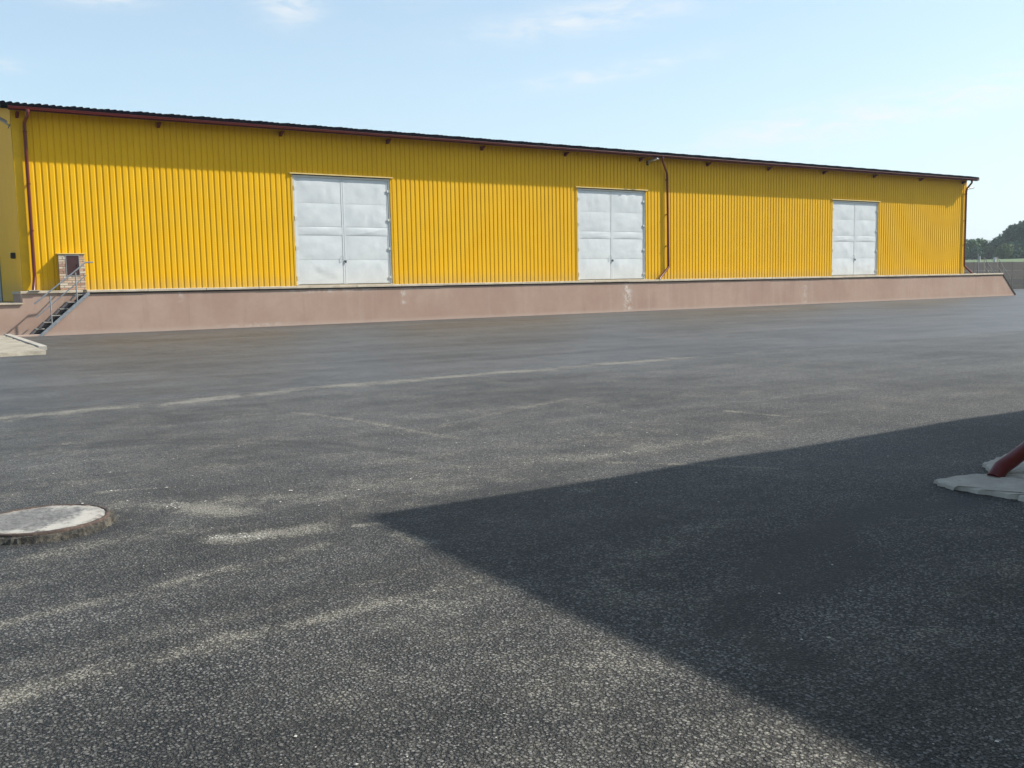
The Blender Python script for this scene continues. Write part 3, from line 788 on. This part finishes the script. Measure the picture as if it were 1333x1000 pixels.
lamp((X1+.16, WY+.10, 6.66), math.pi/2, -.16, 'grey lamp sticking out from the far right end of the shed')

# ---------------------------------------------------------------- brick meter cabinet
CX0, CX1, CY = 4.64, 5.44, WY-.27
cab = empty('meter_cabinet', (CX0, CY, DH), 'brick meter cabinet with dark brown steel door against the yellow wall', 'meter cabinet')
def cp(mb, name, m): o = mb.build(name, m, cab); o.location = (-CX0, -CY, -DH); return o
cp(MB().box(CX0+.01, CX1-.01, CY+.012, WY, DH, DH+1.19), 'core', M_MORTAR)
bw, bh = .245, .076
bmesh_cache = {}
def brick(x0, x1, z0, z1):
    key = (round(x1-x0, 3), round(z1-z0, 3))
    if key not in bmesh_cache:
        me = MB().bbox(0, key[0], 0, .10, 0, key[1], .006).mesh('brick'); me.materials.append(M_BRICK); bmesh_cache[key] = me
    link('brick', bmesh_cache[key], cab, (x0-CX0, rng.uniform(-.006, .004), z0-DH))
dx0, dx1, dz0, dz1 = 4.87, 5.25, DH+.50, DH+1.145
nc = 15
for c in range(nc):
    z0 = DH+.012+c*(1.165/nc); z1 = z0+1.165/nc-.012; off = (c % 2)*.125
    x = CX0-off
    while x < CX1:
        a, b = max(x, CX0), min(x+bw, CX1)
        segs = [(a, b)]
        if z1 > dz0 and z0 < dz1: segs = [(a, min(b, dx0-.02)), (max(a, dx1+.02), b)]
        for p, q in segs:
            if q-p > .03: brick(p, q-.010, z0, z1)
        x += bw+.006
for c in range(nc):  # side faces towards the shed corners
    z0 = DH+.012+c*(1.165/nc); z1 = z0+1.165/nc-.012
    for xs_ in (CX0, CX1-.09):
        pass
cp(MB().bbox(CX0-.03, CX1+.03, CY-.03, WY, DH+1.19, DH+1.225, .006), 'cap', M_LINTEL)
cp(MB().box(dx0-.02, dx1+.02, CY-.012, CY+.06, dz0-.02, dz0).box(dx0-.02, dx1+.02, CY-.012, CY+.06, dz1, dz1+.035).box(dx0-.02, dx0, CY-.012, CY+.06, dz0, dz1).box(dx1, dx1+.02, CY-.012, CY+.06, dz0, dz1), 'frame', M_FRAME)
cp(MB().box(dx0, dx1, CY+.0, CY+.05, dz0, dz1).box(dx1-.06, dx1-.035, CY-.02, CY, dz0+.28, dz0+.38), 'door', M_BROWN)

# splash blocks under the downpipes
for xx, lab in ((3.84, 'small pale splash block under the leftmost downpipe'), (57.0, 'small pale splash block under the far right downpipe')):
    tag(MB().bbox(xx-.16, xx+.16, WY-.50, WY-.14, DH-.008, DH+.03, .01).build('splash_block', M_CONC), lab, 'splash block', 'splash blocks on the dock')

# ---------------------------------------------------------------- steel stair on the left
st = empty('metal_staircase', (3.8, P, 0), 'grey steel stair with handrail climbing to the left end of the dock', 'staircase')
def stp(mb, name, m=M_STEEL): o = mb.build(name, m, st); o.location = (-3.8, -P, 0); return o
SX0, SX1, SH = 3.76, 5.33, 1.37
def sx(z): return SX0+(SX1-SX0)*z/SH
for yy in (P-.03, P+ND-.08):
    m = MB(); m.prism([(SX0-.0, .0), (SX0+.14, .0), (SX1+.04, SH-.08), (SX1+.04, SH+.05)], 'y', yy-.03, yy+.03); stp(m, 'stringer')
for i in range(6):
    z = .235+i*.208
    if i == 5: z = 1.30
    x = 3.745+.243*i
    stp(MB().bbox(x, x+(.25 if i < 5 else .36), P+.13, P+ND-.11, z-.03, z, .004), 'tread', M_TREAD)
    stp(MB().bar((x+.02, (2*P+ND)/2, z-.03), (x-.12, (2*P+ND)/2, z-.19), ND-.3, .008, (0, 0, 1)), 'shade_plate', M_STEEL)  # slanted plate added to darken the gap below each tread
for yy in (P-.03,):
    for zb, zt_ in ((.36, 1.27), (1.05, 2.01)):
        xx = sx(zb)+.02; stp(MB().tube([(xx, yy, zb-.06), (xx, yy, zt_)], .022, 8), 'post')
    stp(MB().tube([(3.72, yy, 1.03), (5.09, yy, 2.15), (5.29, yy+.02, 2.33), (5.53, yy+.03, 2.34)], .024, 8), 'handrail')
    stp(MB().tube([(3.74, yy, .60), (5.30, yy, 1.92)], .018, 8), 'midrail')
stp(MB().tube([(5.53, P, 2.34), (5.53, P+.28, 2.34)], .02, 8), 'rail_return')

# ---------------------------------------------------------------- concrete slab at the left
slab = empty('concrete_ramp', (1.5, 28, 0), 'rough pale concrete slab with a raised kerb beside the metal stair', 'concrete slab')
m = MB(); pts = []
ysl = np.linspace(23.35, P-.3, 26); xsl = np.linspace(-9, 2.78, 26); v = []
for j, yy in enumerate(ysl):
    for i, xx in enumerate(xsl):
        x_ = xx+(rng.normal()*.03 if i == 25 else 0); y_ = yy+(rng.normal()*.07 if j == 0 else 0)
        v.append((x_, y_, .085+rng.uniform(-.006, .010)))
n = 26; m.add(v, [(j*n+i, j*n+i+1, (j+1)*n+i+1, (j+1)*n+i) for j in range(n-1) for i in range(n-1)])
fr = [v[i] for i in range(n)]; m.add(fr+[(p[0]+rng.normal()*.02, p[1]-.03, -.01) for p in fr], [(i+1, i, i+n, i+n+1) for i in range(n-1)])
ri = [v[j*n+n-1] for j in range(n)]; m.add(ri+[(p[0], p[1], -.01) for p in ri], [(i, i+1, i+n+1, i+n) for i in range(n-1)])
o = m.build('deck', M_ROUGHC, slab); o.location = (-1.5, -28, 0)
for j in range(6):
    y0 = 25.0+j*1.42
    o = MB().bbox(2.80, 2.98, y0, y0+1.41, -.02, .118, .012).build('kerb', M_APRON, slab); o.location = (-1.5, -28, 0)

# ---------------------------------------------------------------- manhole
MX, MY = .635, 6.08
mh = empty('manhole_cover', (MX, MY, 0), 'raised round manhole cover with rusty rim and cement-smeared top', 'manhole cover')
m = MB(); n = 64; n = 150; rings = [(.402, -.01), (.394, .014), (.384, .034), (.358, .042)]; v = []
for r0, z in rings:
    for k in range(n):
        a = 2*math.pi*k/n; rr_ = r0*(1+(rng.normal()*.011+.010*math.sin(k*.31+r0*40)*math.sin(k*.13) if r0 > .38 else 0)); v.append((rr_*math.cos(a), rr_*math.sin(a), z+(rng.normal()*.004 if r0 > .38 else 0)))
m.add(v, [(i*n+k, i*n+(k+1) % n, (i+1)*n+(k+1) % n, (i+1)*n+k) for i in range(3) for k in range(n)], False)
m.build('collar', M_COLLAR, mh)
n = 64; m = MB(); v = []
for r0, z in [(.366, .038), (.366, .051), (.360, .054), (.346, .054), (.344, .046)]:
    for k in range(n): a = 2*math.pi*k/n; v.append((r0*math.cos(a), r0*math.sin(a), z+(rng.normal()*.0012)))
m.add(v, [(i*n+k, i*n+(k+1) % n, (i+1)*n+(k+1) % n, (i+1)*n+k) for i in range(4) for k in range(n)], True)
m.build('frame', M_RUST, mh)
m = MB(); v = [(0, 0, .050)]; nr_ = 14
for i in range(1, nr_+1):
    for k in range(n): a = 2*math.pi*k/n; q = i/nr_*.344; v.append((q*math.cos(a), q*math.sin(a), .050+rng.normal()*.0015))
m.add(v, [(0, 1+k, 1+(k+1) % n) for k in range(n)]+[(1+(i-1)*n+k, 1+i*n+k, 1+i*n+(k+1) % n, 1+(i-1)*n+(k+1) % n) for i in range(1, nr_) for k in range(n)], True)
m.build('lid', M_LID, mh)

# ---------------------------------------------------------------- loose pale chippings
def chips():
    m = MB(); cnt = 0; r = np.random.default_rng(5)
    while cnt < 5200:
        x = r.uniform(.0, 6.5, 4000); y = r.uniform(1.2, 8.5, 4000)
        d = eval_strokes(DS, x, y); ok = r.uniform(0, 1, 4000) < np.clip(d*1.1-.25, 0, 1)**1.5*.8+.0025
        for xx, yy in zip(x[ok], y[ok]):
            if math.hypot(xx-MX, yy-MY) < .46 : continue
            s = r.uniform(.0022, .0050)*(1+(r.uniform() < .10)*r.uniform(.5, 1.6)); a = r.uniform(0, 6.28); k = r.uniform(.55, 1); c, q = math.cos(a), math.sin(a)
            vs = [(s, 0, 0), (0, s*k, 0), (-s, 0, 0), (0, -s*k, 0), (s*.2, s*.1, s*.32)]
            vs = [(xx+p[0]*c-p[1]*q, yy+p[0]*q+p[1]*c, p[2]+.001) for p in vs]
            m.add(vs, [(0, 1, 4), (1, 2, 4), (2, 3, 4), (3, 0, 4)]); cnt += 1
    tag(m.build('loose_chippings', M_PEB), 'pale stone chippings scattered over the dark asphalt', 'gravel', kind='stuff')
chips()

# ---------------------------------------------------------------- near building (casts the big shadow), its apron and downpipe
nb = empty('near_building', (6.4, 3.0, 0), 'building just outside the right edge with a dark red downpipe at its corner', 'building')
def np_(mb, name, m): o = mb.build(name, m, nb); o.location = (-6.4, -3.0, 0); return o
BX, BY = 6.62, 2.86; NX, NY = 60., -12.
np_(MB().box(BX+.05, NX, NY, BY-.05, -.02, 4.0), 'wall_core', M_PINK)
def near_wall():
    x = BX
    while x < BX+26:
        m = MB(); xs = []
        k = 0
        v = []
        while k < 5:
            for t, d in ((0, 0), (.1235, 0), (.1445, GD), (.186, GD)): v += [(x+k*PIT+t, BY-d, .35), (x+k*PIT+t, BY-d, 4.0)]
            k += 1
        v += [(x+1.035, BY, .35), (x+1.035, BY, 4.0)]
        m.add(v, [(2*i+2, 2*i, 2*i+1, 2*i+3) for i in range(len(v)//2-1)]); np_(m, 'cladding_sheet', M_YEL); x += 1.035
    y = BY
    for j in range(12):
        m = MB(); v = []
        for k in range(5):
            for t, d in ((0, 0), (.1235, 0), (.1445, GD), (.186, GD)): v += [(BX+d, y-k*PIT-t, .35), (BX+d, y-k*PIT-t, 4.0)]
        v += [(BX, y-1.035, .35), (BX, y-1.035, 4.0)]
        m.add(v, [(2*i+2, 2*i, 2*i+1, 2*i+3) for i in range(len(v)//2-1)]); np_(m, 'cladding_sheet', M_YEL); y -= 1.035
near_wall()
EX, EY, EZ = 6.35, 3.10, 4.05
np_(MB().box(EX, NX+.3, NY-.3, EY, EZ-.02, EZ+.06), 'roof', M_ROOF)
np_(MB().tube([(EX+.02, EY+.05, EZ-.03), (NX, EY+.05, EZ-.03)], .07, 10), 'gutter', M_DKRED)
np_(MB().tube([(7.0, 3.0, 3.9), (7.0, 3.0, .95), (6.98, 3.05, .55), (6.74, 3.36, .32), (6.62, 3.42, .27), (6.20, 3.44, .115), (6.11, 3.445, .085), (6.04, 3.45, .020)], .050, 20), 'downpipe', M_DKRED)
# broken-edged apron slab in two pours
def apron():
    ap = empty('concrete_apron', (6.2, 3.2, 0), 'broken-edged grey concrete apron patch at the foot of the dark red downpipe', 'concrete apron')
    r = np.random.default_rng(3)
    def poly(pts, z, nm, jag):
        out = []
        for a, b in zip(pts, pts[1:]+pts[:1]):
            L = math.dist(a, b); k = max(1, int(L/.035))
            for i in range(k):
                t = i/k; out.append((a[0]+(b[0]-a[0])*t+r.normal()*jag, a[1]+(b[1]-a[1])*t+r.normal()*jag))
        n = len(out); cx = sum(p[0] for p in out)/n; cy = sum(p[1] for p in out)/n
        m = MB(); v = [(cx, cy, z+.006)]
        for f_, zz in ((.55, z+.004), (.86, z+.003), (.985, z), (1.0, z-.008), (1.006, -.01)):
            for p in out: v.append((cx+(p[0]-cx)*f_+r.normal()*.002, cy+(p[1]-cy)*f_+r.normal()*.002, zz+(r.normal()*.0022 if f_ < 1 else 0)))
        f = [(0, 1+k, 1+(k+1) % n) for k in range(n)]
        for i in range(4): f += [(1+i*n+k, 1+(i+1)*n+k, 1+(i+1)*n+(k+1) % n, 1+i*n+(k+1) % n) for k in range(n)]
        m.add(v, f, False); o = m.build(nm, M_APRON, ap); o.location = (-6.2, -3.2, 0)
    poly([(5.60, 3.56), (5.66, 2.98), (5.74, 2.2), (5.74, .6), (6.62, .6), (6.64, 3.32), (6.25, 3.44), (5.98, 3.60), (5.78, 3.63), (5.70, 3.66)], .032, 'slab', .013)
    poly([(6.18, 3.50), (6.60, 3.36), (8.6, 3.30), (8.6, 3.78), (6.9, 3.84), (6.40, 3.74)], .034, 'slab', .012)
apron()

# ---------------------------------------------------------------- perimeter wall of precast panels
fen = empty('concrete_fence', (80, 48.7, 0), 'dark precast concrete panel fence closing the yard behind the dock end', 'fence')
FY = 48.7; FH = 2.5
pm = [MB().bbox(.09, 1.98, -.025, .025, z0+.006, z1-.006, .012).mesh('panel') for z0, z1 in ((.0, .33), (.33, .98), (.98, 1.72), (1.72, FH))]
pm[0].materials.append(M_FENCE2); pm[1].materials.append(M_FENCE2)
for q in pm[2:]: q.materials.append(M_FENCE)
po = MB().bbox(-.09, .09, -.035, .06, 0, FH+.01, .012).mesh('post'); po.materials.append(M_FENCE)
x = 56.
while x < 128:
    link('post', po, fen, (x-80, 0, 0))
    for k, q in enumerate(pm): link('panel', q, fen, (x-80+.0, .004*(k % 2)+rng.uniform(-.006, .006), 0))
    x += 2.07

def at(px, depth):
    """world x, y of a thing seen at column px, that many metres ahead"""
    d = (px-666.5)/F_PX*R_+((340-500)/-F_PX)*U_+F_
    return d[0]*depth, d[1]*depth
tag(MB().tube([(79.6, 47.6, 0), (79.6, 47.6, 3.2)], .045, 8).build('metal_pole', M_STEEL), 'thin grey metal pole standing in front of the dark fence', 'pole')
# pale track and markers beyond
def marker(px, D, h, w, label):
    x, y = at(px, D); z = ZT(x, y)-.05
    m = MB().bbox(-w/2, w/2, -w/2, w/2, 0, h*.82, .01); m.prism([(-w/2, h*.82), (w/2, h*.82), (w*.2, h), (-w*.2, h)], 'y', -w/2, w/2)
    tag(m.build('marker_post', M_WHITE, loc=(x, y, z)), label, 'post', 'white markers beyond the fence')
marker(1275.5, 150, 2.4, .17, 'thin white post beyond the fence, nearer the shed corner')
marker(1295, 130, 2.4, .34, 'wider white post beyond the fence, behind the thin metal pole')
m = MB(); v = []
a = at(1180, 118); b = at(1292, 128)
m.add([(a[0], a[1], 2.02), (b[0], b[1], 2.02), (b[0]+6, b[1]+6, 2.04), (a[0]+6, a[1]+6, 2.04)], [(0, 1, 2, 3)])
m.add([(a[0], a[1], 2.02), (b[0], b[1], 2.02), (b[0], b[1], -.2), (a[0], a[1], -.2)], [(3, 2, 1, 0)])
o = m.build('track', M_TRACK); tag(o, kind='structure')

# ---------------------------------------------------------------- trees
def tree(x, y, h, w, mi, label, seed, leafs=2600, group='trees beyond the fence'):
    r = np.random.default_rng(seed); z0 = ZT(x, y)-.1
    e = empty('broadleaf_tree', (x, y, z0), label, 'tree', group)
    m = MB(); m.tube([(0, 0, 0), (r.normal()*.1, r.normal()*.1, h*.3), (r.normal()*.2, r.normal()*.2, h*.75)], [h*.028, h*.02, h*.008], 7)
    cl = []
    for i in range(22):
        a = r.uniform(0, 6.28); q = math.sqrt(r.uniform(.05, 1)); zz = r.uniform(.12, .90)
        env = math.sin(math.pi*min(1, (zz-.05)/.95)**.8)**.6
        cl.append((w/2*q*env*math.cos(a)*.8, w/2*q*env*math.sin(a)*.8, h*zz, w*r.uniform(.15, .27)))
        m.tube([(0, 0, h*max(.15, zz-.25)), (cl[-1][0], cl[-1][1], cl[-1][2])], [h*.010, h*.003], 5, caps=False)
    m.build('trunk', M_BARK, e)
    V = []; Fc = []
    for i in range(leafs):
        c = cl[r.integers(len(cl))]; d = r.normal(size=3); d /= np.linalg.norm(d); rad = c[3]*r.uniform(.55, 1.08)
        p = np.array([c[0], c[1], c[2]])+d*rad*np.array([1, 1, .8]); p[2] = max(p[2], h*.06)
        s = (.35+h*.5)*.1*r.uniform(.5, 1.1); nrm = d+r.normal(size=3)*.6; nrm /= np.linalg.norm(nrm)
        u = np.cross(nrm, [0, 0, 1.]); u /= np.linalg.norm(u)+1e-6; t = np.cross(nrm, u); b = len(V)
        V += [tuple(p-u*s-t*s*.7), tuple(p+u*s-t*s*.5), tuple(p+u*s*.3+t*s)]; Fc.append((b, b+1, b+2))
        V += [tuple(p+t*s*.4-u*s*.9), tuple(p+u*s*.9+t*s*.2), tuple(p-u*s*.1-t*s*1.1)]; Fc.append((b+3, b+4, b+5))
    c = MB(); c.add(V, Fc); c.build('crown', M_LEAF[mi], e)
TR = [(1246, 300, 6.2, 6.0, 0, 'pale green tree half hidden by the yellow corner', 2000), (1262, 300, 6.6, 6.0, 0, 'mid green tree just right of the yellow corner', 2600),
      (1269, 290, 3.9, 4.6, 1, 'small dark round bush among the trees left of the gap', 1800), (1278, 305, 6.9, 6.5, 0, 'tree with feathery top left of the gap to the hill', 2600),
      (1287, 300, 4.6, 4.8, 2, 'low pale green bush below the gap to the hill', 1800), (1300, 302, 7.0, 8.5, 1, 'dark dome-shaped tree right of the gap to the hill', 3200),
      (1309, 280, 4.6, 6.0, 2, 'pale green bush before the tall tree', 2400), (1318, 285, 4.4, 5.5, 1, 'round grey-green bush before the tall tree', 2200),
      (1330, 300, 11.0, 13.0, 1, 'tall broad dark tree at the right edge', 7000), (1318, 306, 9.2, 8.0, 1, 'left shoulder tree of the tall dark group', 4200),
      (1352, 296, 10.0, 12.0, 0, 'tall tree just beyond the right edge', 4000), (1385, 300, 7.0, 9.0, 0, 'outer tree far beyond the right edge', 2500)]
for i, (px, D, h, w, mi, lab, nl) in enumerate(TR):
    x, y = at(px, D); tree(x, y, h, w, mi, lab, 40+i, nl)

# ---------------------------------------------------------------- summer haze over the land
hm = bpy.data.materials.new('haze'); hm.use_nodes = True; hn = hm.node_tree; hn.nodes.clear()
vp = hn.nodes.new('ShaderNodeVolumePrincipled'); ho = hn.nodes.new('ShaderNodeOutputMaterial'); hn.links.new(vp.outputs[0], ho.inputs['Volume'])
vp.inputs['Color'].default_value = (.86, .92, 1, 1); vp.inputs['Density'].default_value = .00028; vp.inputs['Anisotropy'].default_value = .3
hz = MB().box(-6300, 6300, -6300, 6300, -1.1, 110).build('haze', hm); tag(hz, kind='stuff')
